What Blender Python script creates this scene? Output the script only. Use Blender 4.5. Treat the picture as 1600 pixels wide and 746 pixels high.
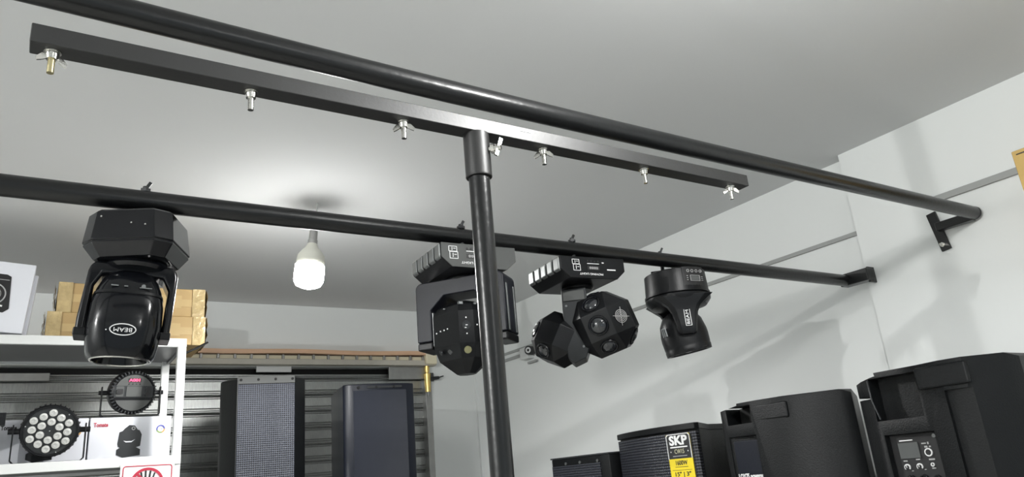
import bpy, bmesh, math, random
from mathutils import Vector, Matrix, Quaternion
random.seed(7)
for o in list(bpy.data.objects): bpy.data.objects.remove(o)
SC = bpy.context.scene; COL = SC.collection
PI = math.pi; R = math.radians

# ------------------------------------------------------------------ camera
def make_camera():
    yaw, pitch, roll, F = 0.593108, 0.314964, -0.090023, 1146.85      # F in pixels of a 1600 wide frame
    f = Vector((math.sin(yaw)*math.cos(pitch), math.cos(yaw)*math.cos(pitch), math.sin(pitch)))
    r0 = Vector((math.cos(yaw), -math.sin(yaw), 0)); u0 = r0.cross(f)
    r = r0*math.cos(roll) + u0*math.sin(roll); u = r.cross(f)
    cam = bpy.data.cameras.new('camera'); cam.sensor_width = 36; cam.lens = F/1600*36
    cam.clip_start = 0.02; cam.clip_end = 60
    o = bpy.data.objects.new('camera', cam); COL.objects.link(o)
    m = Matrix((r, u, -f)).transposed().to_4x4(); m.translation = Vector((0, 0, 1.6))
    o.matrix_world = m; SC.camera = o
make_camera()

# ------------------------------------------------------------------ light and exposure
SC.view_settings.view_transform = 'Standard'; SC.view_settings.look = 'None'
SC.view_settings.gamma = 1.0; SC.view_settings.use_curve_mapping = False
SC.view_settings.exposure = 0.52
W = bpy.data.worlds.new('world'); SC.world = W; W.use_nodes = True
W.node_tree.nodes['Background'].inputs[0].default_value = (0.85, 0.95, 1.0, 1)
W.node_tree.nodes['Background'].inputs[1].default_value = 0.35
LAMP = (1.0, 1.0, 0.985)
BULB_EMIT = 62.0
def lamp(name, loc, power, size=0.05, cone=None):
    l = bpy.data.lights.new(name, 'SPOT' if cone else 'POINT'); l.energy = power; l.color = LAMP; l.shadow_soft_size = size
    if cone: l.spot_size = R(cone); l.spot_blend = 0.3
    o = bpy.data.objects.new(name, l); o.location = loc; COL.objects.link(o)
lamp('bulb_light_left', (-2.2, 0.5, 2.38), 85, 0.015)         # the shop's other bulbs, outside the frame
lamp('bulb_light_overhead', (0.93, 0.42, 2.45), 12, 0.03)
lamp('bulb_light_overhead_down', (0.93, 0.42, 2.44), 11, 0.03, 172)
lamp('bulb_light_behind', (0.7, -1.6, 2.38), 8, 0.05)

# ------------------------------------------------------------------ materials
def mat(name, col, rough=0.5, metal=0.0, var=0.0, vscale=8.0, bump=0.0, bscale=60.0, coat=0.0, emit=0.0, spec=0.5, stretch=None):
    m = bpy.data.materials.new(name); m.use_nodes = True; nt = m.node_tree; b = nt.nodes['Principled BSDF']
    b.inputs['Base Color'].default_value = (*col, 1); b.inputs['Roughness'].default_value = rough
    b.inputs['Metallic'].default_value = metal; b.inputs['Coat Weight'].default_value = coat
    b.inputs['Specular IOR Level'].default_value = spec
    if emit: b.inputs['Emission Color'].default_value = (*col, 1); b.inputs['Emission Strength'].default_value = emit
    tc = nt.nodes.new('ShaderNodeTexCoord'); mp = nt.nodes.new('ShaderNodeMapping'); nt.links.new(tc.outputs['Object'], mp.inputs[0])
    if stretch: mp.inputs['Scale'].default_value = stretch
    if var:
        n = nt.nodes.new('ShaderNodeTexNoise'); n.inputs['Scale'].default_value = vscale; n.inputs['Detail'].default_value = 5
        nt.links.new(mp.outputs[0], n.inputs['Vector'])
        mx = nt.nodes.new('ShaderNodeMix'); mx.data_type = 'RGBA'
        mx.inputs['A'].default_value = (*[c*(1-var) for c in col], 1); mx.inputs['B'].default_value = (*[min(1, c*(1+var)) for c in col], 1)
        nt.links.new(n.outputs['Fac'], mx.inputs['Factor']); nt.links.new(mx.outputs['Result'], b.inputs['Base Color'])
    if bump:
        n2 = nt.nodes.new('ShaderNodeTexNoise'); n2.inputs['Scale'].default_value = bscale; n2.inputs['Detail'].default_value = 4
        nt.links.new(mp.outputs[0], n2.inputs['Vector'])
        bp = nt.nodes.new('ShaderNodeBump'); bp.inputs['Strength'].default_value = bump; bp.inputs['Distance'].default_value = 0.004
        nt.links.new(n2.outputs['Fac'], bp.inputs['Height']); nt.links.new(bp.outputs[0], b.inputs['Normal'])
    return m
def perforated(name, col, hole, pitch, u=0, v=2, rough=0.45, thr=0.15):
    """sheet metal with staggered rows of small punched holes (fine relief, two object axes)"""
    m = mat(name, col, rough); nt = m.node_tree; b = nt.nodes['Principled BSDF']
    tc = nt.nodes.new('ShaderNodeTexCoord'); sp = nt.nodes.new('ShaderNodeSeparateXYZ'); nt.links.new(tc.outputs['Object'], sp.inputs[0])
    def M(op, a, bb=None):
        n = nt.nodes.new('ShaderNodeMath'); n.operation = op
        for i, x in enumerate((a, bb)):
            if x is None: continue
            if isinstance(x, (int, float)): n.inputs[i].default_value = x
            else: nt.links.new(x, n.inputs[i])
        return n.outputs[0]
    k = 2*PI/pitch
    a = M('SINE', M('MULTIPLY', M('ADD', sp.outputs[u], sp.outputs[v]), k/1.414))
    c = M('SINE', M('MULTIPLY', M('SUBTRACT', sp.outputs[u], sp.outputs[v]), k/1.414))
    h = M('MULTIPLY', a, c)
    mask = M('GREATER_THAN', h, thr)
    mx = nt.nodes.new('ShaderNodeMix'); mx.data_type = 'RGBA'; mx.inputs['A'].default_value = (*col, 1); mx.inputs['B'].default_value = (*hole, 1)
    nt.links.new(mask, mx.inputs['Factor']); nt.links.new(mx.outputs['Result'], b.inputs['Base Color'])
    bp = nt.nodes.new('ShaderNodeBump'); bp.inputs['Strength'].default_value = 0.6; bp.inputs['Distance'].default_value = 0.002; bp.invert = True
    nt.links.new(h, bp.inputs['Height']); nt.links.new(bp.outputs[0], b.inputs['Normal'])
    return m
M = dict(
 wall=mat('wall_paint', (0.81, 0.83, 0.82), 0.85, var=0.02, vscale=3, bump=0.08, bscale=25, spec=0.2),
 ceil=mat('ceiling_paint', (0.71, 0.72, 0.72), 0.85, var=0.02, vscale=2, bump=0.05, bscale=15, spec=0.2),
 floor=mat('floor_tile', (0.62, 0.61, 0.58), 0.4, var=0.06),
 trunk=mat('trunking', (0.36, 0.37, 0.36), 0.6),
 pipe=mat('black_pipe_paint', (0.006, 0.0065, 0.007), 0.30, var=0.3, vscale=14, bump=0.12, bscale=90, spec=0.55),
 stand=mat('black_stand_paint', (0.009, 0.009, 0.009), 0.46, spec=0.9, var=0.2, vscale=20, bump=0.05, bscale=200),
 chrome=mat('bright_steel', (0.75, 0.74, 0.70), 0.18, 1.0, bump=0.1, bscale=300),
 zinc=mat('yellow_zinc', (0.72, 0.64, 0.38), 0.25, 1.0),
 gloss=mat('gloss_black_plastic', (0.004, 0.0045, 0.006), 0.14, spec=0.35, coat=0.12, var=0.2, vscale=10),
 satin=mat('satin_black_plastic', (0.006, 0.0065, 0.0075), 0.36, spec=0.3, var=0.2, vscale=30, bump=0.08, bscale=400),
 navy=mat('blue_black_plastic', (0.006, 0.007, 0.012), 0.4, spec=0.3, var=0.15, vscale=20),
 grey=mat('dark_grey_plastic', (0.028, 0.030, 0.032), 0.4, spec=0.35, var=0.1, vscale=30),
 panel=mat('grey_panel', (0.085, 0.088, 0.086), 0.55, spec=0.2, var=0.08, vscale=20),
 fin=mat('grey_metal_fin', (0.22, 0.23, 0.23), 0.36, 0.6, var=0.12, vscale=40),
 white=mat('white_print', (0.85, 0.85, 0.85), 0.6),
 dimwhite=mat('grey_print', (0.4, 0.4, 0.4), 0.6),
 black=mat('black_print', (0.015, 0.015, 0.016), 0.55),
 void=mat('dark_void', (0.004, 0.004, 0.004), 0.8),
 glass=mat('dark_lens_glass', (0.02, 0.022, 0.025), 0.05, coat=1.0),
 led=mat('led_lens', (0.62, 0.62, 0.60), 0.15, 0.35, var=0.35, vscale=90, coat=0.8),
 shelf=mat('white_shelf_enamel', (0.72, 0.73, 0.72), 0.45, var=0.04),
 shelfg=mat('grey_shelf_board', (0.20, 0.20, 0.20), 0.35, 0.5, var=0.15, vscale=4),
 carton=mat('white_carton', (0.74, 0.75, 0.80), 0.55, var=0.03, vscale=5),
 kraft=mat('kraft_cardboard', (0.44, 0.30, 0.13), 0.6, var=0.14, vscale=7),
 tape=mat('packing_tape', (0.52, 0.37, 0.17), 0.3, var=0.1, vscale=12, coat=0.3),
 wrap=mat('plastic_wrap', (0.50, 0.38, 0.19), 0.15, 0.1, var=0.35, vscale=40, bump=0.8, bscale=60),
 slat=mat('galvanised_slat', (0.34, 0.35, 0.34), 0.32, 0.8, var=0.35, vscale=60, stretch=(6, 1, 0.6), bump=0.15, bscale=80),
 rail=mat('galvanised_rail', (0.35, 0.35, 0.34), 0.4, 0.7, var=0.2, vscale=20),
 lintel=mat('beige_lintel', (0.55, 0.52, 0.45), 0.6, var=0.12, vscale=14),
 cream=mat('cream_block', (0.85, 0.78, 0.58), 0.6, var=0.05),
 copper=mat('orange_wood_strip', (0.80, 0.50, 0.32), 0.5, var=0.3, vscale=7, stretch=(0.5, 4, 4)),
 red=mat('red_print', (0.45, 0.03, 0.06), 0.5),
 yellow=mat('yellow_sticker', (0.80, 0.62, 0.02), 0.5, var=0.04),
 brass=mat('brass_bolt', (0.85, 0.62, 0.22), 0.3, 0.9, var=0.2, vscale=60),
 bulbw=mat('bulb_white_plastic', (0.62, 0.62, 0.55), 0.4),
 bulbon=mat('bulb_lit_diffuser', (1.0, 1.0, 0.985), 0.5, emit=BULB_EMIT),
 reddig=mat('red_digits', (1.0, 0.05, 0.12), 0.5, emit=2.5),
 lcd=mat('grey_lcd', (0.10, 0.105, 0.105), 0.25),
 speaker=mat('black_speaker_shell', (0.006, 0.0068, 0.0075), 0.42, spec=0.3, var=0.15, vscale=12, bump=0.25, bscale=260),
 speakerb=mat('blue_black_speaker', (0.008, 0.010, 0.017), 0.36, spec=0.35, var=0.1, vscale=10, bump=0.1, bscale=300),
 wood=mat('ochre_cardboard', (0.55, 0.37, 0.12), 0.6, var=0.1, vscale=6),
 ring_b=mat('ring_blue', (0.08, 0.09, 0.35), 0.5), ring_g=mat('ring_green', (0.25, 0.35, 0.12), 0.5), ring_y=mat('ring_orange', (0.55, 0.30, 0.08), 0.5),
)
M['grille'] = perforated('perforated_grille', (0.075, 0.082, 0.105), (0.004, 0.004, 0.006), 0.0125, 0, 2)
M['grille2'] = perforated('fine_grille', (0.030, 0.034, 0.048), (0.018, 0.021, 0.032), 0.004, 0, 2, 0.4)
M['grille3'] = perforated('hex_grille', (0.030, 0.033, 0.044), (0.003, 0.003, 0.004), 0.014, 1, 2)

# ------------------------------------------------------------------ mesh helpers
class MB:
    def __init__(s): s.b = bmesh.new()
    def box(s, c, d, rot=None, m=None):
        t = Matrix.Translation(Vector(c))
        if rot is not None: t = t @ rot.to_4x4()
        t = t @ Matrix.Diagonal((d[0], d[1], d[2], 1))
        if m is not None: t = m @ t
        bmesh.ops.create_cube(s.b, size=1, matrix=t); return s
    def bx(s, x0, x1, y0, y1, z0, z1): return s.box(((x0+x1)/2, (y0+y1)/2, (z0+z1)/2), (x1-x0, y1-y0, z1-z0))
    def cyl(s, p0, p1, r0, r1=None, n=24, cap=True):
        p0 = Vector(p0); p1 = Vector(p1); r1 = r0 if r1 is None else r1; d = p1-p0
        q = d.to_track_quat('Z', 'Y').to_matrix().to_4x4()
        bmesh.ops.create_cone(s.b, cap_ends=cap, segments=n, radius1=r0, radius2=r1, depth=d.length, matrix=Matrix.Translation((p0+p1)/2) @ q); return s
    def rings(s, rs, cap=True, closed=True):
        """rs: list of rings, each a list of points"""
        vr = [[s.b.verts.new(p) for p in r] for r in rs]; n = len(vr[0])
        for a, c in zip(vr, vr[1:]):
            for i in range(n if closed else n-1):
                j = (i+1) % n
                try: s.b.faces.new((a[i], a[j], c[j], c[i]))
                except ValueError: pass
        if cap:
            for r in (vr[0], vr[-1]):
                try: s.b.faces.new(r)
                except ValueError: pass
        bmesh.ops.recalc_face_normals(s.b, faces=s.b.faces[:]); return s
    def lathe(s, prof, n=40, c=(0, 0, 0), cap=True, angles=None, M4=None):
        """prof: (radius, z) list"""
        A = [R(a) for a in angles] if angles else [2*PI*i/n for i in range(n)]
        f = (lambda p: M4 @ Vector(p)) if M4 is not None else (lambda p: Vector(p))
        return s.rings([[f((c[0]+max(r, 1e-5)*math.cos(a), c[1]+max(r, 1e-5)*math.sin(a), c[2]+z)) for a in A] for r, z in prof], cap)
    def prism(s, poly, a0, a1, axis='z'):
        def P(p, t): return {'z': (p[0], p[1], t), 'y': (p[0], t, p[1]), 'x': (t, p[0], p[1])}[axis]
        return s.rings([[P(p, a0) for p in poly], [P(p, a1) for p in poly]])
    def hull(s, pts):
        vs = [s.b.verts.new(p) for p in pts]; r = bmesh.ops.convex_hull(s.b, input=vs)
        bmesh.ops.delete(s.b, geom=[g for g in r['geom_interior'] if isinstance(g, bmesh.types.BMVert)], context='VERTS')
        bmesh.ops.dissolve_limit(s.b, angle_limit=R(1), verts=s.b.verts[:], edges=s.b.edges[:])
        bmesh.ops.recalc_face_normals(s.b, faces=s.b.faces[:]); return s
    def tube(s, pts, r, n=10):
        pts = [Vector(p) for p in pts]; rs = []; up = Vector((0.123, 0.3, 1)).normalized()
        for i, p in enumerate(pts):
            d = (pts[min(i+1, len(pts)-1)]-pts[max(i-1, 0)]).normalized()
            a = d.cross(up).normalized(); c = a.cross(d)
            rs.append([p+a*r*math.cos(2*PI*k/n)+c*r*math.sin(2*PI*k/n) for k in range(n)])
        return s.rings(rs)
    def torus(s, c, r, t, normal=(0, 0, 1), n=28, k=8, a0=0, a1=2*PI):
        q = Vector(normal).to_track_quat('Z', 'Y').to_matrix(); c = Vector(c); rs = []
        full = abs(a1-a0-2*PI) < 1e-6; cnt = n if full else n+1
        for i in range(cnt):
            a = a0+(a1-a0)*i/n
            rs.append([c+q @ Vector(((r+t*math.cos(2*PI*j/k))*math.cos(a), (r+t*math.cos(2*PI*j/k))*math.sin(a), t*math.sin(2*PI*j/k))) for j in range(k)])
        if full: rs.append(rs[0])
        s.rings(rs, cap=not full); bmesh.ops.remove_doubles(s.b, verts=s.b.verts[:], dist=1e-6); return s
    def disc(s, c, normal, r, t=0.002, n=28, r2=None):
        nn = Vector(normal).normalized(); return s.cyl(Vector(c), Vector(c)+nn*t, r, r if r2 is None else r2, n)
def obj(name, mb, m, parent=None, bevel=0, seg=2, angle=35):
    b = mb.b if isinstance(mb, MB) else mb
    ca = math.cos(R(angle))
    for f in b.faces: f.smooth = True
    for e in b.edges:
        if len(e.link_faces) == 2 and e.link_faces[0].normal.length and e.link_faces[1].normal.length:
            e.smooth = e.link_faces[0].normal.dot(e.link_faces[1].normal) > ca
    me = bpy.data.meshes.new(name); b.normal_update()
    for e in b.edges:
        if len(e.link_faces) == 2: e.smooth = e.link_faces[0].normal.dot(e.link_faces[1].normal) > ca
    b.to_mesh(me); b.free(); me.materials.append(M[m] if isinstance(m, str) else m)
    o = bpy.data.objects.new(name, me); COL.objects.link(o)
    if parent: o.parent = parent
    if bevel:
        md = o.modifiers.new('bevel', 'BEVEL'); md.width = bevel; md.segments = seg; md.limit_method = 'ANGLE'; md.angle_limit = R(30); md.harden_normals = True
    return o
def obj_split(name, mb, m, parent=None, **k):
    """one object per loose piece"""
    b = mb.b; left = set(b.verts); out = []
    while left:
        st = [left.pop()]; isl = {st[0]}
        while st:
            v = st.pop()
            for e in v.link_edges:
                w = e.other_vert(v)
                if w not in isl: isl.add(w); left.discard(w); st.append(w)
        nb = MB(); mp = {v: nb.b.verts.new(v.co) for v in isl}
        for f in {f for v in isl for f in v.link_faces}: nb.b.faces.new([mp[v] for v in f.verts])
        out.append(obj(name, nb, m, parent, **k))
    b.free(); return out
def part(name, mesh, parent, m4=None):
    o = bpy.data.objects.new(name, mesh); COL.objects.link(o); o.parent = parent
    if m4 is not None: o.matrix_local = m4
    return o
def thing(name, label, cat, loc=(0, 0, 0), rz=0, group=None, rot=None):
    o = bpy.data.objects.new(name, None); COL.objects.link(o); o.location = loc; o.empty_display_size = 0.05
    o.rotation_euler = rot if rot else (0, 0, rz)
    o['label'] = label; o['category'] = cat
    if group: o['group'] = group
    return o
def tag(o, label, cat, group=None):
    o['label'] = label; o['category'] = cat
    if group: o['group'] = group
    return o
def struct(o): o['kind'] = 'structure'; return o
def cut(o, *cutters):
    """boolean difference, baked"""
    for mb in cutters:
        c = obj('cutter', mb, 'black', o.parent); md = o.modifiers.new('b', 'BOOLEAN'); md.operation = 'DIFFERENCE'; md.solver = 'EXACT'; md.object = c
        dg = bpy.context.evaluated_depsgraph_get(); dg.update()
        me = bpy.data.meshes.new_from_object(o.evaluated_get(dg)); o.modifiers.remove(md)
        old = o.data; o.data = me; bpy.data.objects.remove(c)
    return o
def text_bm(s, size, width=None, th=0.0006, bold=0.0, align='CENTER'):
    c = bpy.data.curves.new('t', 'FONT'); c.body = s; c.size = size; c.align_x = align; c.align_y = 'CENTER'; c.extrude = th; c.offset = bold; c.resolution_u = 3
    o = bpy.data.objects.new('t', c); COL.objects.link(o); dg = bpy.context.evaluated_depsgraph_get(); dg.update()
    me = bpy.data.meshes.new_from_object(o.evaluated_get(dg)); bpy.data.objects.remove(o)
    b = bmesh.new(); b.from_mesh(me); bpy.data.meshes.remove(me)
    if width:
        xs = [v.co.x for v in b.verts]; k = width/(max(xs)-min(xs))
        bmesh.ops.scale(b, vec=(k, 1, 1), verts=b.verts[:])
    return b
def frame(origin, right, up):
    """matrix whose X is right, Y is up and Z comes out of the surface"""
    r = Vector(right).normalized(); u = Vector(up).normalized(); n = r.cross(u); m = Matrix((r, u, n)).transposed().to_4x4(); m.translation = Vector(origin); return m
def text(name, s, size, m4, m, parent, width=None, bold=0.0, align='CENTER'):
    b = text_bm(s, size, width, bold=bold, align=align); b.transform(m4); return obj(name, b, m, parent)
def plate(name, m4, m, parent, w, h, t=0.001, r=0.0, cx=0, cy=0):
    """flat print or thin plate lying on the frame m4"""
    pts = []
    if r:
        for (sx, sy, a0) in ((1, 1, 0), (-1, 1, 90), (-1, -1, 180), (1, -1, 270)):
            for k in range(5):
                a = R(a0+22.5*k); pts.append((cx+sx*(w/2-r)+r*math.cos(a), cy+sy*(h/2-r)+r*math.sin(a)))
    else: pts = [(cx-w/2, cy-h/2), (cx+w/2, cy-h/2), (cx+w/2, cy+h/2), (cx-w/2, cy+h/2)]
    mb = MB().rings([[m4 @ Vector((x, y, -0.0005)) for x, y in pts], [m4 @ Vector((x, y, t)) for x, y in pts]]); return obj(name, mb, m, parent)
def flat(name, m4, m, parent, pts, t=0.0012):
    mb = MB().rings([[m4 @ Vector((x, y, -0.0005)) for x, y in pts], [m4 @ Vector((x, y, t)) for x, y in pts]]); return obj(name, mb, m, parent)
def ringpts(m4, c, r0, r1, a0, a1, n=24, t=0.0012):
    """flat ring sector"""
    rs = []
    for i in range(n+1):
        a = a0+(a1-a0)*i/n; ca, sa = math.cos(a), math.sin(a)
        rs.append([m4 @ Vector((c[0]+r*ca, c[1]+r*sa, z)) for r, z in ((r0, -0.0005), (r1, -0.0005), (r1, t), (r0, t))])
    return MB().rings(rs)
def sect(cx, cy, z, hx, hy, p=4.0, n=32):
    """superellipse ring"""
    o = []
    for i in range(n):
        a = 2*PI*i/n; c, s_ = math.cos(a), math.sin(a)
        o.append(Vector((cx+hx*math.copysign(abs(c)**(2/p), c), cy+hy*math.copysign(abs(s_)**(2/p), s_), z)))
    return o
def arc(c, r, a0, a1, n=6): return [(c[0]+r*math.cos(R(a0+(a1-a0)*i/n)), c[1]+r*math.sin(R(a0+(a1-a0)*i/n))) for i in range(n+1)]

# ------------------------------------------------------------------ room shell
CZ = 2.65; YB = 4.12; XR = 2.535; XC = 2.475; XL = -3.0; YF = -3.0
struct(obj('floor', MB().bx(XL-.1, XR+.1, YF-.1, YB+.4, -.1, 0), 'floor'))
struct(obj('ceiling', MB().bx(XL-.1, XR+.1, YF-.1, YB+.4, CZ, CZ+.1), 'ceil'))
struct(obj('wall_right', MB().bx(XR, XR+.12, YF-.1, YB+.4, 0, CZ), 'wall'))
struct(obj('wall_left', MB().bx(XL-.12, XL, YF-.1, YB+.4, 0, CZ), 'wall'))
struct(obj('wall_front', MB().bx(XL, XR, YF-.12, YF, 2.3, CZ), 'wall'))            # open shop front below
wb = MB().bx(2.05, XR, YB, YB+.2, 0, CZ).bx(XL, -1.2, YB, YB+.2, 0, CZ).bx(-1.2, 2.05, YB, YB+.2, 2.30, CZ).bx(-1.2, 2.05, YB+.2, YB+.3, 0, CZ)
struct(obj('wall_back', wb, 'wall'))
struct(obj('trim_1', MB().bx(XC, XR, -2.2, 1.432, 0, CZ), 'wall'))                   # column on the right wall
struct(obj('trim_2', MB().bx(2.388, XR, YB-.02, YB, 0, CZ), 'wall'))                  # shallow pilaster in the back corner
struct(obj('trim_3', MB().bx(XR-.011, XR, 1.432, YB-.02, 2.347, 2.363), 'trunk', bevel=.002))   # cable trunking along the wall
struct(obj('trim_4', MB().bx(XC-.011, XC, -1.2, 1.155, 2.348, 2.370), 'trunk', bevel=.002))     # trunking on the column
struct(obj('shadow_post', MB().cyl((-.30, .77, 0), (-.30, .77, CZ), .018), 'pipe'))         # unseen upright just left of the frame, added to cast the wall shadow
struct(obj('trim_6', MB().bx(1.93, 2.52, -.4, 3.2, 0, 1.02), 'grey', bevel=.004))      # bench under the speakers (below the frame)
struct(obj('trim_7', MB().bx(.55, 1.75, 3.22, 3.75, 0, 1.38), 'grey', bevel=.004))     # bench under the rear speakers (below the frame)

# roller shutter = door_1
dr = struct(bpy.data.objects.new('door_1', None)); COL.objects.link(dr); dr.location = (0, YB, 0)
def slat_mesh():
    p = 0.0905                                                    # one interlocking slat: flat face, bead, groove
    prof = [(0.000, 0.0), (-.004, .004), (-.004, .050), (.000, .054), (.006, .056), (.006, .060), (-.006, .063), (-.010, .068), (-.006, .073), (.004, .075), (.004, .079), (-.007, .082), (-.007, .086), (.003, .0885), (.003, p)]
    mb = MB(); mb.rings([[Vector((x, .045+y, z)) for y, z in prof] for x in (-1.18, 2.035)], cap=False, closed=False)
    o = obj('slat', mb, 'slat', dr); return o
s0 = slat_mesh(); s0.location.z = 2.262-.0905
for i in range(1, 25):
    s = s0.copy(); COL.objects.link(s); s.location.z = 2.262-.0905*(i+1)
obj('guide_rail', MB().bx(2.035, 2.075, -.012, .06, 0, 2.25), 'rail', dr, bevel=.003)
obj('lintel', MB().bx(-1.2, 2.10, -.05, .02, 2.302, 2.334), 'lintel', dr, bevel=.004)
obj('gap_board', MB().bx(-1.2, 2.04, .10, .12, 2.20, 2.31), 'void', dr)
obj('joint_shadow_strip', MB().bx(-1.2, 2.02, -.040, .0, 2.357, 2.3625), mat('rusty_shadow_joint', (.09, .055, .035), .8), dr)  # rusty joint line; its dark brown also paints the shade under the wood strip
obj('clip_backing', MB().bx(-1.2, 2.03, -.028, .0, 2.334, 2.362), 'cream', dr)
ck = MB().box((0, 0, 0), (.013, .022, .026)); c0 = obj('clip', ck, 'rail', dr, bevel=.003)
for i in range(38):
    c = c0 if i == 0 else c0.copy()
    if i: COL.objects.link(c)
    c.location = (-1.15+.0855*i, -.034, 2.347); c.rotation_euler.y = R(4*math.sin(i*2.3))
st = MB(); n = 30
st.rings([[Vector((-1.2+3.22*i/n, y, z+.003*math.sin(i*.9))) for y, z in ((-.065, 2.361), (-.065, 2.384), (-.02, 2.392), (0, 2.392), (0, 2.361))] for i in range(n+1)])
obj('wood_strip', st, 'copper', dr)['label'] = 'orange-brown wooden strip along the top'
obj('end_block', MB().bx(2.02, 2.095, -.07, .0, 2.308, 2.378), 'cream', dr, bevel=.008)['label'] = 'cream block at the right end'
obj('cover_plate', MB().bx(1.025, 1.215, -.004, .01, 2.268, 2.300), 'shelf', dr, bevel=.002)
obj('cover_plate', MB().bx(1.80, 2.05, -.006, .01, 2.225, 2.300), 'rail', dr, bevel=.003)
obj('cover_plate', MB().bx(-.9, .07, -.006, .01, 2.225, 2.262), 'rail', dr, bevel=.003)
# bolt of the shutter
lk = thing('shutter_bolt', 'brass bolt rod with a dark nut at the right edge of the roller shutter', 'bolt', (2.045, YB-.02, 2.125))
obj('rod', MB().cyl((0, 0, .02), (0, 0, .13), .017, .022, 14).cyl((0, 0, .125), (0, 0, .14), .009, .009, 10).cyl((0, 0, .138), (0, 0, .19), .015, .017, 14), 'brass', lk)
obj('nut', MB().cyl((.02, .0, .10), (.075, -.01, .105), .013, .010, 8).cyl((.03, 0, .085), (.03, 0, .135), .012, .012, 6).cyl((.07, -.01, .105), (.105, -.012, .115), .004, .004, 8), 'grey', lk)
obj('chain', MB().cyl((0, 0, .0), (0, 0, .03), .007, .011, 8).cyl((0, .0, -.01), (0, 0, .004), .008, .006, 8), 'rail', lk)

# ------------------------------------------------------------------ hanging pipes
def wall_bracket(root, px, py, pz, sgn):
    """flat plate bolted to the column, arm running from the pipe end to the plate"""
    ya = py+sgn
    pl = MB().box((XC-.005, ya, pz-.016), (.009, .032, .135), Matrix.Rotation(R(-8), 3, 'X'))
    obj('bracket_plate', pl, 'pipe', root, bevel=.002)
    obj('bracket_arm', MB().box((px+.010, (py+ya)/2, pz-.006), (.026, abs(sgn)-.01, .028)), 'pipe', root, bevel=.003)
    for dz in (-.066,):
        obj('bracket_bolt', MB().cyl((XC-.008, ya-.008, pz+dz), (XC-.024, ya-.008, pz+dz), .008, .008, 6).cyl((XC-.02, ya-.008, pz+dz), (XC-.036, ya-.008, pz+dz), .004, .004, 10), 'chrome', root)
up = thing('hanging_pipe', 'long black steel pipe nearest the ceiling, behind the bolted crossbar', 'pipe', group='black pipes hung under the ceiling')
UY, UZ = 1.026, 2.271
mb = MB(); mb.rings([[Vector((x, UY+.0205*math.cos(a), UZ+.0205*math.sin(a)+.018*max(0, (1.0-x))**2*.6)) for a in [2*PI*k/28 for k in range(28)]] for x in [-1.2+.1*i for i in range(37)]+[2.452]])
obj('pipe', mb, 'pipe', up)
obj('end_cap', MB().cyl((2.452, UY, UZ), (2.458, UY, UZ), .0212, .0212, 28), 'satin', up)
wall_bracket(up, 2.445, UY, UZ-.003, .125)
lp = thing('hanging_pipe', 'lower black steel pipe with four stage lights hanging from it', 'pipe', group='black pipes hung under the ceiling')
LY, LZ = 1.487, 2.171
obj('pipe', MB().cyl((-1.2, LY, LZ+.003), (2.435, LY, LZ), .0208, .0208, 28), 'pipe', lp)
arm = MB().box((2.440, LY-.035, LZ+.002), (.044, .11, .044)); obj('bracket_arm', arm, 'pipe', lp, bevel=.004)
obj('bracket_plate', MB().box((XC-.020, LY-.083, LZ+.002), (.040, .008, .056)), 'pipe', lp, bevel=.002)

# ------------------------------------------------------------------ T-bar stand
TY, TZ = .935, 2.154
ts = thing('lighting_stand', 'black T-bar lighting stand with a flat crossbar and a row of wing bolts', 'stand', (.577, TY, 0))
obj('crossbar', MB().bx(-.042-.577, 1.232-.577, -.016, .016, TZ-.0125, TZ+.0125), 'stand', ts, bevel=.0015)
obj('pole', MB().cyl((0, 0, .25), (0, 0, 2.10), .0172, n=32), 'pipe', ts)
obj('sleeve', MB().lathe([(.0215, 2.066), (.0215, 2.1415)], 32).torus((0, 0, 2.067), .0195, .0022, n=32), 'stand', ts)
for k in range(3):
    a = R(90+120*k); obj('leg', MB().tube([(0.02*math.cos(a), .02*math.sin(a), .62), (.5*math.cos(a), .5*math.sin(a), .015)], .012), 'pipe', ts)
obj('leg_collar', MB().cyl((0, 0, .57), (0, 0, .67), .03), 'satin', ts)
def wing_bolt(parent, x, spin, wings=True, zinc=False, sc=1.0):
    z = TZ-.0125; q = Matrix.Rotation(spin, 3, 'Z')
    b = obj('bolt', MB().cyl((x, 0, z), (x, 0, z-.030*sc), .0042, .0040, 14), 'zinc' if zinc else 'chrome', parent)
    obj('bolt_head', MB().cyl((x, 0, TZ+.0125), (x, 0, TZ+.016), .007, .006, 6), 'chrome', b)
    obj('washer', MB().cyl((x, 0, z-.0022), (x, 0, z), .0098, n=20), 'chrome', b); obj('washer', MB().cyl((x, 0, z-.0045), (x, 0, z-.0022), .0078, n=18), 'chrome', b)
    nb = MB().cyl((x, 0, z-.0115), (x, 0, z-.0045), .0066, .0078, 12)
    if wings:
        for sg in (-1, 1):
            pts = [(.004, -.005), (.011, -.006), (.017, -.013), (.0155, -.0175), (.011, -.0155), (.005, -.0115)]
            rs = []
            for yy in (-.0014, .0014): rs.append([Vector((x, 0, z)) + q @ Vector((sg*px_, yy, pz_)) for px_, pz_ in pts])
            nb.rings(rs)
    obj('wing_nut', nb, 'chrome', b)
for x, sp, w, zc in ((-.018, R(15), True, True), (.217, R(75), False, False), (.447, R(-30), True, False), (.712, R(-35), True, False), (.948, R(70), False, False), (1.190, R(-32), True, False)):
    wing_bolt(ts, x-.577, sp, w, zc)
tb = obj('clamp_bolt', MB().cyl((.013, -.015, 2.112), (.028, -.030, 2.112), .0045, .004, 14).cyl((.016, -.018, 2.112), (.020, -.022, 2.112), .008, n=16), 'chrome', ts)
obj('wing_nut', MB().box((.025, -.026, 2.114), (.006, .004, .034), Matrix.Rotation(R(20), 3, 'Y')), 'chrome', tb)
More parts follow.
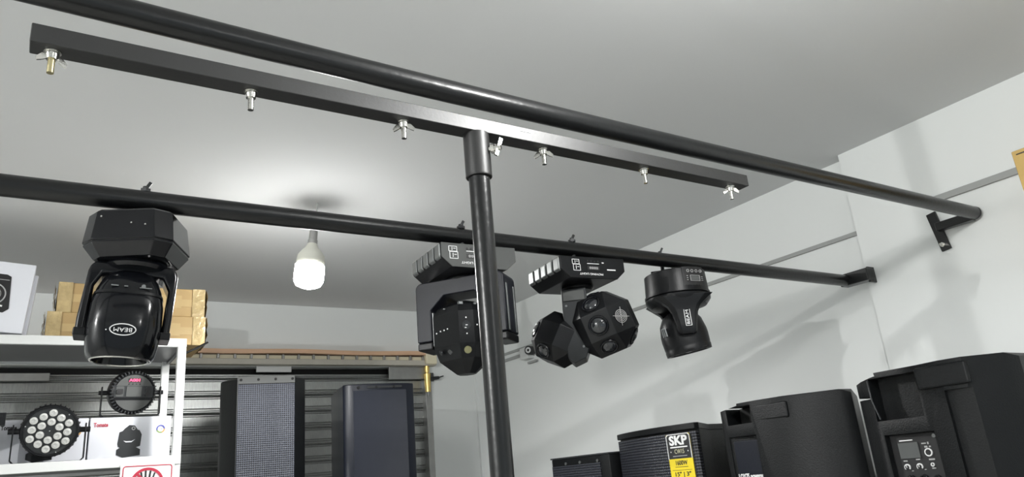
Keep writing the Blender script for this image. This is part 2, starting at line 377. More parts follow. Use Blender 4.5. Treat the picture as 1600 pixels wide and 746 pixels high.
obj('label_strip', MB().bx(.655-.577, .678-.577, -.0168, -.016, TZ+.004, TZ+.0056), 'fin', ts)

# ------------------------------------------------------------------ lit bulb
bl = thing('light_bulb', 'lit white LED bulb hanging by its cord from the ceiling', 'bulb', (.842, 2.544, CZ), rot=(0, R(6.0), 0)); bl.scale = (.93, .93, .96)
obj('cord', MB().tube([(0, 0, 0), (.004, 0, -.03), (0, 0, -.06), (.006, 0, -.09), (.001, 0, -.118)], .004, 8), 'trunk', bl)
obj('socket', MB().lathe([(.008, -.112), (.016, -.120), (.0165, -.155), (.019, -.157), (.019, -.172)], 24), 'rail', bl)
obj('bulb_body', MB().lathe([(.019, -.172), (.024, -.186), (.040, -.204), (.052, -.222), (.0545, -.240), (.0545, -.262)], 36), 'bulbw', bl)
obj('diffuser', MB().lathe([(.0565, -.262), (.0575, -.300), (.0565, -.322), (.048, -.338), (.03, -.346), (.0, -.347)], 36, cap=False), 'bulbon', bl)
lamp('bulb_down_light', (.804, 2.544, 2.262), 26, 0.045, 176)        # the LEDs inside face down

# ------------------------------------------------------------------ moving heads
HG = 'moving head lights under the lower pipe'
def hang_bolt(root, zt, px=0.0, h=.052):
    b = obj('hanging_bolt', MB().cyl((px, 0, zt), (px, 0, LZ+h-.02), .0055, n=12).cyl((px, 0, LZ+.0205), (px, 0, LZ+.027), .010, n=6).box((px+.004, 0, LZ+h-.018), (.006, .004, .018), Matrix.Rotation(R(30), 3, 'Y')), 'grey', root)
    obj('mounting_plate', MB().box((px, 0, zt+.006), (.07, .05, .012)), 'satin', root, bevel=.002)
    return b
# -- first: gloss black beam head on the left
X1 = .146
h1 = thing('moving_head_light', 'largest glossy black beam moving head at the left, in front of the cardboard boxes', 'stage light', (X1, LY, 0), R(-5), HG)
hang_bolt(h1, 2.128, .005)
q36 = Matrix.Rotation(R(-20), 3, 'Z')
def octa(hx, hy, c, z): 
    p = [(hx, hy-c), (hx-c, hy), (-hx+c, hy), (-hx, hy-c), (-hx, -hy+c), (-hx+c, -hy), (hx-c, -hy), (hx, -hy+c)]
    return [q36 @ Vector((x, y, z)) for x, y in p]
b = obj('base', MB().rings([octa(.068, .068, .024, 2.131), octa(.073, .073, .0245, 2.126), octa(.079, .079, .025, 2.071), octa(.0765, .0765, .025, 2.069), octa(.078, .078, .025, 2.066), octa(.062, .062, .020, 2.042), octa(.045, .045, .016, 2.040)]), 'gloss', h1, bevel=.002)
for sx_, sz_ in ((-.040, 2.114), (.012, 2.100), (.036, 2.096)): obj('screw', MB().cyl(q36 @ Vector((sx_, -.072, sz_)), q36 @ Vector((sx_, -.0785, sz_)), .0016, n=8), 'chrome', b)
tilt = Matrix.Translation((0, 0, 2.04)) @ Matrix.Rotation(R(3.5), 4, 'Y') @ Matrix.Translation((0, 0, -2.04))
def xf(mb, m): mb.b.transform(m); return mb
obj('pan_bearing', xf(MB().lathe([(.052, 2.042), (.056, 2.034), (.05, 2.028)], 32), tilt), 'gloss', h1)
pts_o = [(-.083, 1.905), (-.083, 1.93), (-.077, 2.018), (-.074, 2.030), (-.064, 2.038), (.060, 2.038), (.069, 2.030), (.072, 2.018), (.070, 1.93), (.069, 1.905), (.055, 1.905), (.056, 1.94), (.058, 1.990), (.046, 2.014), (-.052, 2.014), (-.064, 1.990), (-.066, 1.94), (-.067, 1.905)]
obj('yoke', xf(MB().prism(pts_o, -.026, .026, 'y'), tilt), 'gloss', h1, bevel=.006, seg=3)
for x0, x1 in ((-.085, -.065), (.053, .071)):
    obj('yoke_cap', xf(MB().bx(x0, x1, -.028, .028, 1.898, 1.912), tilt), 'satin', h1, bevel=.002)
hd = MB().rings([sect(-.006, 0, z, hx, hy, p) for z, hx, hy, p in ((2.022, .030, .028, 2.5), (2.016, .038, .038, 2.8), (2.004, .047, .047, 3), (1.985, .0545, .055, 3.2), (1.955, .0605, .0605, 3.4), (1.915, .062, .061, 3.4), (1.888, .0595, .058, 3.2), (1.868, .056, .055, 2.8), (1.860, .051, .051, 2.4), (1.860, .045, .045, 2.0), (1.874, .042, .042, 2.0))])
hd = obj('lamp_head', xf(hd, tilt), 'gloss', h1)
obj('lens_rim', xf(MB().torus((-.006, 0, 1.860), .048, .0018), tilt), 'chrome', hd)
obj('seam', xf(MB().rings([sect(-.006, 0, z, hx, hx, 3.4) for z, hx in ((1.977, .056), (1.977, .0575), (1.972, .0585), (1.972, .057))]), tilt), 'satin', hd)
obj_split('vent_dot', xf(MB().box((-.03, -.0565, 1.985), (.012, .002, .002)).box((-.012, -.0565, 1.985), (.006, .002, .002)).box((.02, -.0563, 1.984), (.02, .002, .0015)).cyl((.016, -.054, 1.987), (.016, -.0575, 1.987), .0035, n=12), tilt), 'fin', hd)
fr = tilt @ Matrix.Diagonal((1, 1, 1, 1)) @ frame((-.007, -.0612, 1.905), (-1, 0, 0), (0, 0, -1))           # upside down lettering
el = MB(); n = 40
rs = []
for i in range(n+1):
    a = 2*PI*i/n; ca, sa = math.cos(a), math.sin(a)
    rs.append([fr @ Vector((kx*ca, ky*sa, z)) for kx, ky, z in ((.0195, .0092, .0), (.0212, .0108, .0), (.0212, .0108, .0016), (.0195, .0092, .0016))])
el.rings(rs, cap=False); obj('badge_outline', el, 'white', hd)
bt = text_bm('BEAM', .0105, .029); bt.transform(fr @ Matrix.Translation((0, 0, .0006))); obj('badge_lettering', bt, 'white', hd)
obj('highlight_dot', MB().disc(fr @ Vector((.026, .002, 0)), fr.to_3x3() @ Vector((0, 0, 1)), .001, .0015, 10), 'white', hd)

# -- bases of the two faceted heads
def ribbed_base(root, rz, X, text_w, panel_mat, right_logo, dx):
    q = Matrix.Rotation(R(rz), 4, 'Z'); w, d = .0965, .0865; zt, zc, zb = 2.122, 2.088, 2.066
    prof = [(-w, zt), (-w, zc), (-w+.026, zb), (w-.026, zb), (w, zc), (w, zt)]
    body = MB().prism(prof, -d+.003, d-.003, 'y'); b = obj('base', xf(body, q), 'satin', root, bevel=.002)
    obj('base_front_panel', xf(MB().prism(prof, -d, -d+.003, 'y'), q), panel_mat, root, bevel=.001)
    # heat-sink fins down both sides
    for sx in (-1, 1):
        for k in range(5):
            y0 = -d+.006+k*.0335
            ft = MB().prism([(sx*(w-.002), zt-.001), (sx*(w+.004), zt-.002), (sx*(w+.004), zc+.001), (sx*(w-.004), zc-.004)], y0, y0+.0265, 'y')
            obj('fin', xf(ft, q), 'fin', b, bevel=.003)
    f = q @ frame((0, -d-.0002, 0), (-1, 0, 0), (0, 0, -1))      # upside down
    def P(x, z): return (-x-dx, -z)
    t = text_bm('MOVING LIGHT', .0075, text_w); t.transform(f @ Matrix.Translation((*P(-.002 if right_logo else .012, 2.077), 0))); obj('panel_lettering', t, 'white', b)
    fp = f @ Matrix.Translation((*P(.006, 2.093), 0)); plate('display', fp, 'black', b, .036, .010, .0008)
    t = text_bm('8888', .009, .026); t.transform(fp @ Matrix.Translation((0, 0, .0008))); obj('display_digits', t, 'dimwhite', b)
    for k in range(4): 
        x = -.010+.0105*k
        flat('arrow_button', f, 'black', b, [P(x-.003, 2.109), P(x+.003, 2.109), P(x, 2.114)], .0015)
    plate('printed_line', f @ Matrix.Translation((*P(.006, 2.1045), 0)), 'white', b, .036, .0015, .0006)
    for (cx, cz, ww, hh) in ((-.046, 2.108, .020, .012), (-.044, 2.093, .020, .016)):
        mbx = MB(); m0 = f @ Matrix.Translation((*P(cx, cz), 0))
        for (x, y, a, c) in ((0, hh/2, ww, .0012), (0, -hh/2, ww, .0012), (ww/2, 0, .0012, hh), (-ww/2, 0, .0012, hh), (ww*.1, 0, .0012, hh*.6), (-ww*.2, -hh*.1, ww*.3, .0012)): mbx.box((x, y, 0), (a, c, .0012), m=m0)
        obj_split('printed_symbol', mbx, 'white', b)
    if right_logo:
        plate('printed_line', f @ Matrix.Translation((*P(.060, 2.090), 0)), 'white', b, .026, .003, .0006)
        plate('printed_line', f @ Matrix.Translation((*P(.036, 2.108), 0)), 'white', b, .006, .0025, .0006)
    obj('pan_bearing', MB().lathe([(.040, zb+.001), (.043, zb-.006), (.037, zb-.014)], 32), 'satin', root)
    hang_bolt(root, zt)
    return b
# -- second: faceted head partly behind the stand pole
X2 = .85
h2 = thing('moving_head_light', 'faceted moving head in a wide yoke, partly hidden behind the vertical stand pole', 'stage light', (X2, LY-.006, 0), 0, HG)
ribbed_base(h2, -3, X2, .075, 'panel', False, -.022)
qy = Matrix.Rotation(R(-52), 4, 'Z')
wo, wi = .112, .074
poly = [(-wo, 1.917), (-wo, 2.040)]+arc((-wo+.016, 2.044), .016, 180, 90, 4)+arc((wo-.016, 2.044), .016, 90, 0, 4)+[(wo, 1.917), (wi, 1.917), (wi, 1.99), (wi-.036, 2.022), (-wi+.036, 2.022), (-wi, 1.99), (-wi, 1.917)]
obj('yoke', xf(MB().prism(poly, -.040, .040, 'y'), qy), 'navy', h2, bevel=.003)
for sx in (-1, 1):
    x0, x1 = sorted((sx*wo, sx*wi))
    c = obj('yoke_cap', xf(MB().bx(x0, x1, -.040, .040, 1.898, 1.9165), qy), 'satin', h2, bevel=.004)
    obj('yoke_liner', xf(MB().bx(*sorted((sx*(wi-.001), sx*(wi-.004))), -.036, .036, 1.905, 1.985), qy), 'fin', h2, bevel=.001)
    for y0 in (-.030, .018): obj('side_trim', xf(MB().bx(*sorted((sx*wo, sx*(wo+.003))), y0, y0+.008, 1.92, 2.03), qy), 'fin', h2, bevel=.001)
    obj('tilt_axle', xf(MB().cyl((sx*.060, 0, 1.93), (sx*wi, 0, 1.93), .016, n=20), qy), 'rail', h2)
# camera sees this head along azimuth 30 degrees: facets are turned to that side
h2off = Vector((-.008, .0045, 0))
ang = [a+240 for a in (-80, -8, 20, 62, 100, 140, 180, 225)]
head = MB().lathe([(.030, 2.004), (.060, 1.990), (.071, 1.972), (.0715, 1.898), (.060, 1.866), (.022, 1.836), (.001, 1.8355)], angles=ang, c=(-.008, .0045, 0))
head = obj('lamp_head', head, 'satin', h2, angle=5)
def on_head(azd, z, r): a = R(azd+240); return Vector((r*math.cos(a), r*math.sin(a), z))+h2off, Vector((math.cos(a), math.sin(a), 0))
p, nn = on_head(6, 1.937, .0685); obj('small_lens', MB().disc(p, nn, .0105, .002).torus(p+nn*.002, .0085, .0012, nn, 20, 6), 'glass', head)
obj_split('lens_cross', MB().box(p+nn*.004+Vector((0, 0, .0)), (.004, .004, .0012)).box(p+nn*.004+Vector((-.003, 0, -.006)), (.003, .003, .002)), 'white', head)
p, nn = on_head(41, 1.934, .0668); obj('small_lens', MB().disc(p, nn, .0105, .002).torus(p+nn*.002, .0085, .0012, nn, 20, 6), 'glass', head)
for azd, z, r in ((6, 1.955, .0692), (6, 1.918, .0692), (-64, 1.930, .0690), (-54, 1.933, .0650), (-46, 1.934, .0612), (-38, 1.936, .0588), (-28, 1.938, .0578), (-20, 1.940, .0588), (27, 1.938, .0685)):
    p, nn = on_head(azd, z, r); obj('led_dot', MB().disc(p, nn, .0017, .0015, 8), 'white', head)
p, nn = on_head(6, 1.883, .0645); obj('yellow_led', MB().disc(p, (nn+Vector((0, 0, -.6))).normalized(), .0082, .004), mat('yellow_led_lens', (.26, .25, .13), .4), head)['label'] = 'pale yellow lens'
for azd, z, r in ((-60, 1.885, .062), (-38, 1.884, .053), (-25, 1.883, .052), (45, 1.885, .061)):
    p, nn = on_head(azd, z, r); obj('small_lens', MB().disc(p, (nn+Vector((0, 0, -.5))).normalized(), .006, .002, 14), 'glass', head)
obj_split('panel_print', MB().box(on_head(-4, 1.992, .058)[0], (.010, .008, .006)).box(on_head(30, 1.990, .058)[0], (.006, .005, .004)).box(on_head(-50, 1.985, .055)[0], (.004, .004, .002)), 'fin', head)

# -- third: double faceted head
X3 = 1.192
h3 = thing('moving_head_light', 'moving head with two faceted many-lens balls either side of one arm', 'stage light', (X3, LY-.006, 0), 0, HG)
ribbed_base(h3, -6, X3, .070, 'satin', True, -.006)
qv = Matrix.Rotation(R(-40), 4, 'Z')                                        # local x = to the right as seen, y = away
def V3(x, y, z): return qv @ Vector((x, y, z))
armp = [(-.030, 2.052), (.034, 2.052), (.034, 2.0), (.020, 1.955), (.030, 1.905), (.016, 1.872), (-.016, 1.860), (-.030, 1.875), (-.032, 2.0)]
am = MB().rings([[V3(-.012+x, y, z) for x, z in armp] for y in (-.046, .04)]); obj('arm', am, 'grey', h3, bevel=.003)
obj('arm_plate', MB().rings([[V3(-.012+x, y, z) for x, z in ((-.026, 2.046), (.028, 2.046), (.029, 2.02), (-.027, 2.02))] for y in (-.05, -.046)]), 'panel', h3, bevel=.001)
obj_split('arm_screw', MB().disc(V3(-.033, -.046, 2.008), qv @ Vector((0, -1, 0)), .003, .002, 10).disc(V3(-.010, -.046, 1.955), qv @ Vector((0, -1, 0)), .003, .002, 10).disc(V3(.000, -.046, 1.900), qv @ Vector((0, -1, 0)), .003, .002, 10), 'fin', h3)
def faceted(rad, centre, yaw, roll, pitch, kx=1.0):
    q = qv @ Matrix.Rotation(R(roll), 4, 'Y') @ Matrix.Rotation(R(pitch), 4, 'X') @ Matrix.Rotation(R(yaw), 4, 'Z'); k = .45; pts = []
    for perm in range(3):
        for a in (-1, 1):
            for bb in (-k, k):
                for c in (-k, k):
                    v = [a, bb, c]; v = v[perm:]+v[:perm]; pts.append(Vector(v)*rad)
    C0 = V3(*centre)
    o = obj('lamp_ball', MB().hull([C0 + q.to_3x3() @ p for p in pts]), 'satin', h3, angle=5, bevel=.0015)
    def at(d):
        dd = Vector(d).normalized(); n = q.to_3x3() @ dd; dist = rad if max(abs(x) for x in dd) > .9 else rad*(1+k)/math.sqrt(2)
        return C0+n*dist, n
    return o, at
def big_lens(o, at, d, r=.023):
    p, n = at(d); l = obj('lens', MB().lathe([(r*.82, .001), (r*.75, .0035), (r*.5, .007), (r*.2, .0085), (.0001, .009)], 24, cap=False, M4=Matrix.Translation(p) @ n.to_track_quat('Z', 'Y').to_matrix().to_4x4()), 'glass', o)
    obj('lens_rim', MB().torus(p+n*.002, r*.92, .0032, n, 28, 8), 'gloss', o)
o, at = faceted(.078, (.058, -.01, 1.957), -14, -17, 8)
big_lens(o, at, (0, -1, 0), .025); big_lens(o, at, (0, -1, 1), .024); big_lens(o, at, (0, -1, -1), .022); big_lens(o, at, (1, 0, -1), .022); big_lens(o, at, (0, 0, 1), .022)
p, n = at((1, -1, 0)); fan = MB()
for rr in (.0045, .0085, .0125, .0165): fan.torus(p+n*.0025, rr, .0008, n, 26, 6)
u_ = n.orthogonal().normalized(); v_ = n.cross(u_)
for a in (45, 135): 
    d = u_*math.cos(R(a))+v_*math.sin(R(a)); fan.cyl(p+n*.0025-d*.024, p+n*.0025+d*.024, .0007, n=6)
obj('fan_grille', fan, 'dimwhite', o); obj('fan_opening', MB().disc(p, n, .018, .001), 'void', o)
o, at = faceted(.064, (-.062, .012, 1.934), -28, 28, 0)
big_lens(o, at, (-1, -1, 0), .021); big_lens(o, at, (0, -1, -1), .020); big_lens(o, at, (-1, 0, 1), .02); big_lens(o, at, (-1, 1, 0), .02)
obj('ball_axle', MB().cyl(V3(-.06, .0, 1.925), V3(.06, -.005, 1.94), .03, n=24), 'satin', h3)

# -- fourth: small round-base beam
X4 = 1.565
h4 = thing('moving_head_light', 'smallest moving head with a round base and BEAM badge, rightmost on the pipe', 'stage light', (X4, LY, 0), R(-46), HG)
hang_bolt(h4, 2.130, -.03, .055)
b = obj('base', MB().lathe([(.080, 2.130), (.088, 2.126), (.0915, 2.066), (.094, 2.0655), (.0945, 2.060), (.090, 2.058), (.094, 2.055), (.093, 2.046), (.080, 2.030), (.05, 2.022)], 56), 'satin', h4)
fr = Matrix.Rotation(R(38), 4, 'Z') @ frame((0, -.0895, 2.098), (1, 0, 0), (0, 0, 1))
def curved(fr, x0, x1, y0, y1, r, t, n=8):
    """patch that follows a drum of radius r, x measured along the arc"""
    rs = []
    for i in range(n+1):
        a = (x0+(x1-x0)*i/n)/r
        rs.append([fr @ Vector(((r+z)*math.sin(a), y, (r+z)*math.cos(a)-r)) for y, z in ((y0, -.001), (y1, -.001), (y1, t), (y0, t))])
    return MB().rings(rs)
obj('control_panel', curved(fr, -.037, .035, -.026, .030, .0895, .0015), 'black', b)
for (cx, cy, ww, hh) in ((.0, -.004, .032, .016),):
    mbx = MB()
    for (x, y, a, c) in ((cx, cy+hh/2, ww, .001), (cx, cy-hh/2, ww, .001), (cx+ww/2, cy, .001, hh), (cx-ww/2, cy, .001, hh)): mbx.box((x, y, .002), (a, c, .0015), m=fr)
    obj('display_outline', mbx, 'dimwhite', b)
plate('display', fr @ Matrix.Translation((0, -.004, .0012)), 'lcd', b, .028, .012, .0008)
for k in range(4):
    obj('button', ringpts(fr @ Matrix.Translation((-.0215+.0145*k, .017, .0005)), (0, 0), .0032, .0046, 0, 2*PI, 14, .0016), 'dimwhite', b)
mbx = MB()
for k in range(3): mbx.box((.025, -.010+.005*k, .001), (.006, .0012, .0016), m=fr).box((-.026, -.010+.006*k, .001), (.004, .002, .0016), m=fr)
obj_split('panel_lettering', mbx, 'dimwhite', b)
def arm4(sg):
    rs = []
    for z, hw, r0, r1 in ((2.050, .084, .040, .090), (2.036, .066, .045, .087), (2.020, .046, .052, .083), (2.000, .036, .056, .080), (1.970, .030, .058, .078), (1.948, .027, .059, .077), (1.940, .022, .060, .073)):
        rs.append([Vector((x, sg*y, z)) for x, y in ((-hw, r0), (hw, r0), (hw, r1-.010), (hw*.72, r1), (-hw*.72, r1), (-hw, r1-.010))])
    return MB().rings(rs)
qa = Matrix.Rotation(R(12), 4, 'Z')
obj('yoke_arm', xf(arm4(-1), qa), 'satin', h4, bevel=.004); obj('yoke_arm', xf(arm4(1), qa), 'satin', h4, bevel=.004)
fr = qa @ frame((.002, -.0795, 1.985), (0, 0, 1), (-1, 0, 0)) @ Matrix.Rotation(R(2.5), 4, 'Y')
mbx = MB(); ww, hh = .048, .016
for (x, y, a, c) in ((0, hh/2, ww, .0014), (0, -hh/2, ww, .0014), (ww/2, 0, .0014, hh), (-ww/2, 0, .0014, hh)): mbx.box((x, y, .001), (a, c, .003), m=fr)
obj('badge_outline', mbx, 'white', h4)
bt = text_bm('BEAM', .0120, .040, th=.0012); bt.transform(fr @ Matrix.Translation((0, 0, .0012))); obj('badge_lettering', bt, 'white', h4)
ht = qa @ Matrix.Translation((0, 0, 1.96)) @ Matrix.Rotation(R(-9), 4, 'Y') @ Matrix.Rotation(R(3), 4, 'X') @ Matrix.Translation((0, 0, -1.96))
hd = obj('lamp_head', xf(MB().rings([sect(0, 0, z, hx, hy, 2.4, 40) for z, hx, hy in ((2.016, .030, .03), (2.008, .046, .042), (1.985, .060, .054), (1.955, .066, .057), (1.940, .0665, .058), (1.918, .065, .058), (1.912, .064, .058), (1.909, .065, .059), (1.896, .064, .058), (1.896, .056, .052), (1.908, .052, .048))]), ht), 'satin', h4)
obj('lens', xf(MB().lathe([(.046, 1.905), (.03, 1.900), (.001, 1.898)], 28, cap=False), ht), 'glass', hd)
for k in range(3): obj('vent_slot', xf(MB().box((-.060+.003*k-.003, -.024-.008*k, 1.965), (.004, .005, .026)), ht), 'fin', hd, bevel=.001)
for k in range(2): obj('rim_slot', xf(MB().box((-.01+.04*k, -.0575+.004*k, 1.902), (.022, .003, .004)), ht), 'void', hd)

# ------------------------------------------------------------------ shelf rack
SY, SX0, SX1, SD = 2.90, -.56, .468, .40
rk = thing('shelf_rack', 'white metal shelf rack at the left holding cartons and lights', 'shelf', (0, SY, 0))
for x in (SX0, SX1-.028):
    for y in (0, SD-.028): obj('post', MB().bx(x, x+.028, y, y+.028, 0, 2.193), 'shelf', rk, bevel=.002)
for z in (2.166, 1.752, 1.30, .85, .40):
    obj('shelf_board', MB().bx(SX0+.01, SX1-.01, .012, SD-.012, z+.006, z+.022), 'shelfg', rk)
    obj('front_beam', MB().bx(SX0, SX1, -.003, .012, z-.004, z+.027), 'shelf', rk, bevel=.002)
    obj('rear_beam', MB().bx(SX0, SX1, SD-.012, SD, z-.004, z+.024), 'shelf', rk, bevel=.002)
    obj('side_beam', MB().bx(SX1-.012, SX1, .028, SD-.028, z-.004, z+.024), 'shelfg', rk, bevel=.002)
ST, SB = 2.189, 1.775                                                # tops of the two boards in view
# kraft boxes
def kraft_box(label, x0, x1, y0, y1, z0, z1):
    t = thing('cardboard_box', label, 'box', ((x0+x1)/2, (y0+y1)/2, z0), 0, 'wrapped cardboard boxes on the shelf')
    w, d, h = x1-x0, y1-y0, z1-z0
    obj('carton', MB().bx(-w/2, w/2, -d/2, d/2, 0, h), 'kraft', t, bevel=.004)
    obj('tape', MB().bx(-w/2-.001, w/2+.001, -d/2-.0012, -d/2+.001, h*.36, h*.62), 'tape', t)
    obj('tape', MB().bx(w*.02, w*.33, -d/2-.0016, -d/2+.001, h*.30, h*.75).bx(-w*.32, -w*.10, -d/2-.0016, -d/2+.001, h*.08, h*.5), 'tape', t)
    for sx in (-1, 1):
        m_ = MB(); N = 9
        g = [[Vector((sx*(w/2+.002+.010*random.random()), -d/2-.006+.03*i+random.uniform(-.004, .004), max(.002, min(h-.002, h*k/6+random.uniform(-.004, .004))))) for k in range(7)] for i in range(N)]
        m_.rings(g, cap=False, closed=False); obj('plastic_wrap', m_, 'wrap', t)
        m_ = MB(); g = [[Vector((sx*(w/2-.03*i/2), -d/2-.003-.003*random.random(), h*k/6)) for k in range(7)] for i in range(4)]
        m_.rings(g, cap=False, closed=False); obj('plastic_wrap', m_, 'wrap', t)
    return t
kraft_box('lower brown cardboard box wrapped in plastic, sitting on the shelf board', .022, .548, 3.00, 3.27, ST+.0005, 2.300)
kraft_box('upper brown cardboard box wrapped in plastic, on top of the other box', .048, .544, 3.01, 3.27, 2.301, 2.412)
tw = thing('plastic_strap', 'loose black plastic strap hanging off the corner of the cardboard boxes', 'strap', (.545, 2.99, ST))
obj('strap', MB().tube([(.012, 0, .01), (-.01, -.01, -.004), (-.06, -.015, -.032), (-.085, -.02, -.05)], .004, 6), 'satin', tw)
obj('strap', MB().tube([(.012, -.012, .008), (-.03, -.024, -.02), (-.08, -.034, -.04)], .003, 6), 'satin', tw)
# leaning white cartons
def white_carton(label, x1, y0, lean, w, d, h):
    t = thing('white_carton', label, 'box', (x1, y0, ST+.013), group='white cartons leaning on the shelf', rot=(R(-lean), R(4), 0))
    obj('carton', MB().bx(-w, 0, 0, d, 0, h), 'carton', t, bevel=.003)
    return t
wc = white_carton('front white carton printed with a black device, leaning on the top shelf', -.043, 2.925, 11, .40, .055, .262)
f = frame((-.023, -.001, 0), (1, 0, 0), (0, 0, 1)); p_ = 'product_print'
ppr = flat('product_print', f, 'black', wc, [(-.20, .075), (-.045, .070), (-.030, .085), (-.042, .205), (-.055, .212), (-.20, .214)], .001)
obj('print_ring', ringpts(f, (-.088, .135), .038, .042, 0, 2*PI, 40, .0018), 'dimwhite', ppr); obj('print_ring', ringpts(f, (-.088, .135), .026, .0275, 0, 2*PI, 32, .0018), 'dimwhite', ppr)
flat('print_line', f, 'dimwhite', ppr, [(-.2, .190), (-.045, .190), (-.045, .192), (-.2, .192)], .0018)
flat('print_lettering', f, 'white', ppr, [(-.070, .092), (-.050, .090), (-.050, .096), (-.070, .098)], .0018)
white_carton('rear white carton with its bare edge showing behind the printed one', -.032, 2.985, 11, .40, .06, .240)
# printed boxes on the lower board
def printed_box(label, x0, x1, cut_print):
    t = thing('product_box', label, 'box', (x0, 3.018, SB), group='product boxes on the lower shelf')
    w = x1-x0; h = .153
    obj('carton', MB().bx(0, w, 0, .23, 0, h), 'carton', t, bevel=.002)
    f = frame((0, -.0004, 0), (1, 0, 0), (0, 0, 1))
    text('brand_lettering', 'Tomate', .020, f @ Matrix.Translation((.012, h-.026, 0)), 'red' if not cut_print else 'black', t, width=.045, bold=.0006, align='LEFT')
    plate('printed_line', f, 'dimwhite', t, .026, .002, .0008, cx=w-.036, cy=h-.014)
    c = (w-.034, h-.046)
    for a0, a1, m_ in ((0, 110, 'ring_b'), (110, 200, 'ring_b'), (200, 290, 'ring_g'), (290, 360, 'ring_y')):
        obj('logo_ring', ringpts(f, c, .010, .0145, R(a0), R(a1), 10, .001), m_, t)
    text('logo_lettering', '+LED', .006, f @ Matrix.Translation((*c, 0)), 'dimwhite', t)
    cx, cy = w*.49, .0
    sil = [(-.040, .022), (-.020, .012), (.036, .018), (.036, .038), (.022, .046), (.035, .050), (.038, .090), (.030, .105), (.024, .107), (.014, .122), (-.004, .124), (-.018, .112), (-.024, .104), (-.034, .100), (-.038, .060), (-.036, .050), (-.030, .046), (-.040, .040)]
    d = flat('product_print', f, 'grey', t, [(cx+x, cy+y) for x, y in sil], .001)
    flat('print_window', f, 'carton', d, [(cx-.020, .070), (cx-.012, .064), (cx+.006, .064), (cx+.018, .074), (cx+.006, .068), (cx-.010, .068)], .0016)
    obj('print_ring', ringpts(f, (cx+.010, .112), .004, .006, 0, 2*PI, 16, .0016), 'dimwhite', d)
    return t
printed_box('white product box with red lettering, right end of the lower shelf', .1865, .448, False)
printed_box('white product box behind the round LED light on the lower shelf', -.0835, .1815, True)
# LED par lights
def par_body(t, C, q, r, back=False):
    """C centre, q rotation whose -Y is the lens side"""
    def P(x, y, z): return Vector(C)+q @ Vector((x, y, z))
    m4 = Matrix.Translation(Vector(C)) @ q.to_4x4() @ Matrix.Rotation(R(90), 4, 'X')   # lathe axis -> -Y
    o = obj('housing', MB().lathe([(r*.45, -.075), (r*.80, -.070), (r*.9, -.05), (r*.97, -.02), (r, .0), (r, .018), (r*.96, .024), (r*.90, .024), (r*.89, .018), (.0001, .018)], 44, cap=False, M4=m4), 'satin', t)
    obj('back_cover', MB().lathe([(.0001, -.0751), (r*.47, -.0751), (r*.47, -.06)], 32, cap=False, M4=m4), 'satin', t)
    fm = MB()
    for k in range(36):
        a = 2*PI*k/36; qq = m4 @ Matrix.Rotation(a, 4, 'Z'); fm.box((r*.97, 0, -.022), (r*.12, .004, .05), m=qq)
    f = obj('cooling_fins', fm, 'satin', t); f['kind'] = 'stuff'
    return o, m4
def bracket(t, C, q, r, base_z):
    def P(x, y, z): return Vector(C)+q @ Vector((x, y, z))
    hw = r+.018
    rs = []
    path = [(-hw, .02), (-hw, base_z+.01), (-hw+.01, base_z), (hw-.01, base_z), (hw, base_z+.01), (hw, .02)]
    for y in (-.014, .014): pass
    mb = MB()
    for (x0, z0), (x1, z1) in zip(path, path[1:]):
        d = Vector((x1-x0, 0, z1-z0)); n = Vector((-d.z, 0, d.x)).normalized()*.002
        mb.rings([[Vector(C)+qz @ Vector((x+s*n.x, y, z+s*n.z)) for (x, z, s) in ((x0, z0, -1), (x0, z0, 1), (x1, z1, 1), (x1, z1, -1))] for y in (-.016, .016)])
    return mb, hw
qz = Matrix.Rotation(R(0), 3, 'Z')
C1 = Vector((.067, 2.932, 1.8815))
pr = thing('led_par_light', 'round LED par light with eighteen lenses standing in front of a white box', 'stage light', (0, 0, 0), group='LED par lights on the lower shelf')
q1 = Matrix.Rotation(R(-4), 3, 'Z') @ Matrix.Rotation(R(10), 3, 'X') @ Matrix.Rotation(R(6), 3, 'Y')
r1 = .0845
_, m4 = par_body(pr, C1, q1, r1)
b_, hw = bracket(pr, C1, q1, r1, SB+.004-C1.z); obj('bracket', b_, 'satin', pr)
obj('tilt_knob', MB().cyl(C1+Vector((-hw-.014, 0, .0)), C1+Vector((-hw+.018, 0, 0)), .009, n=12), 'satin', pr); obj('tilt_knob', MB().cyl(C1+Vector((hw-.018, 0, .0)), C1+Vector((hw+.014, 0, 0)), .009, n=12), 'satin', pr)
obj('face_plate', MB().lathe([(r1*.89, .0185), (.0001, .0185)], 44, cap=False, M4=m4), 'grey', pr)
s_ = r1*.345; dots = []
for i in range(-2, 3):
    for j in range(-2, 3):
        if abs(i+j) <= 2 and (i, j) != (0, 0): dots.append((s_*(i+j*.5), s_*j*.866))
l0 = None
for x, y in dots:
    if l0 is None:
        l0 = obj('lens', MB().lathe([(.0122, -.001), (.0126, .002), (.0112, .0050), (.006, .0065), (.005, .0052), (.0001, .0048)], 16, cap=False), 'led', pr); l = l0
    else: l = part('lens', l0.data, pr)
    a = R(30); l.matrix_local = m4 @ Matrix.Translation((x*math.cos(a)-y*math.sin(a), x*math.sin(a)+y*math.cos(a), .0188))
for x, y in ((0, 0), (.046, .056), (-.070, .010), (.03, -.066)): obj('face_screw', MB().cyl(m4 @ Vector((x, y, .018)), m4 @ Vector((x, y, .0205)), .0022, n=8), 'chrome', pr)
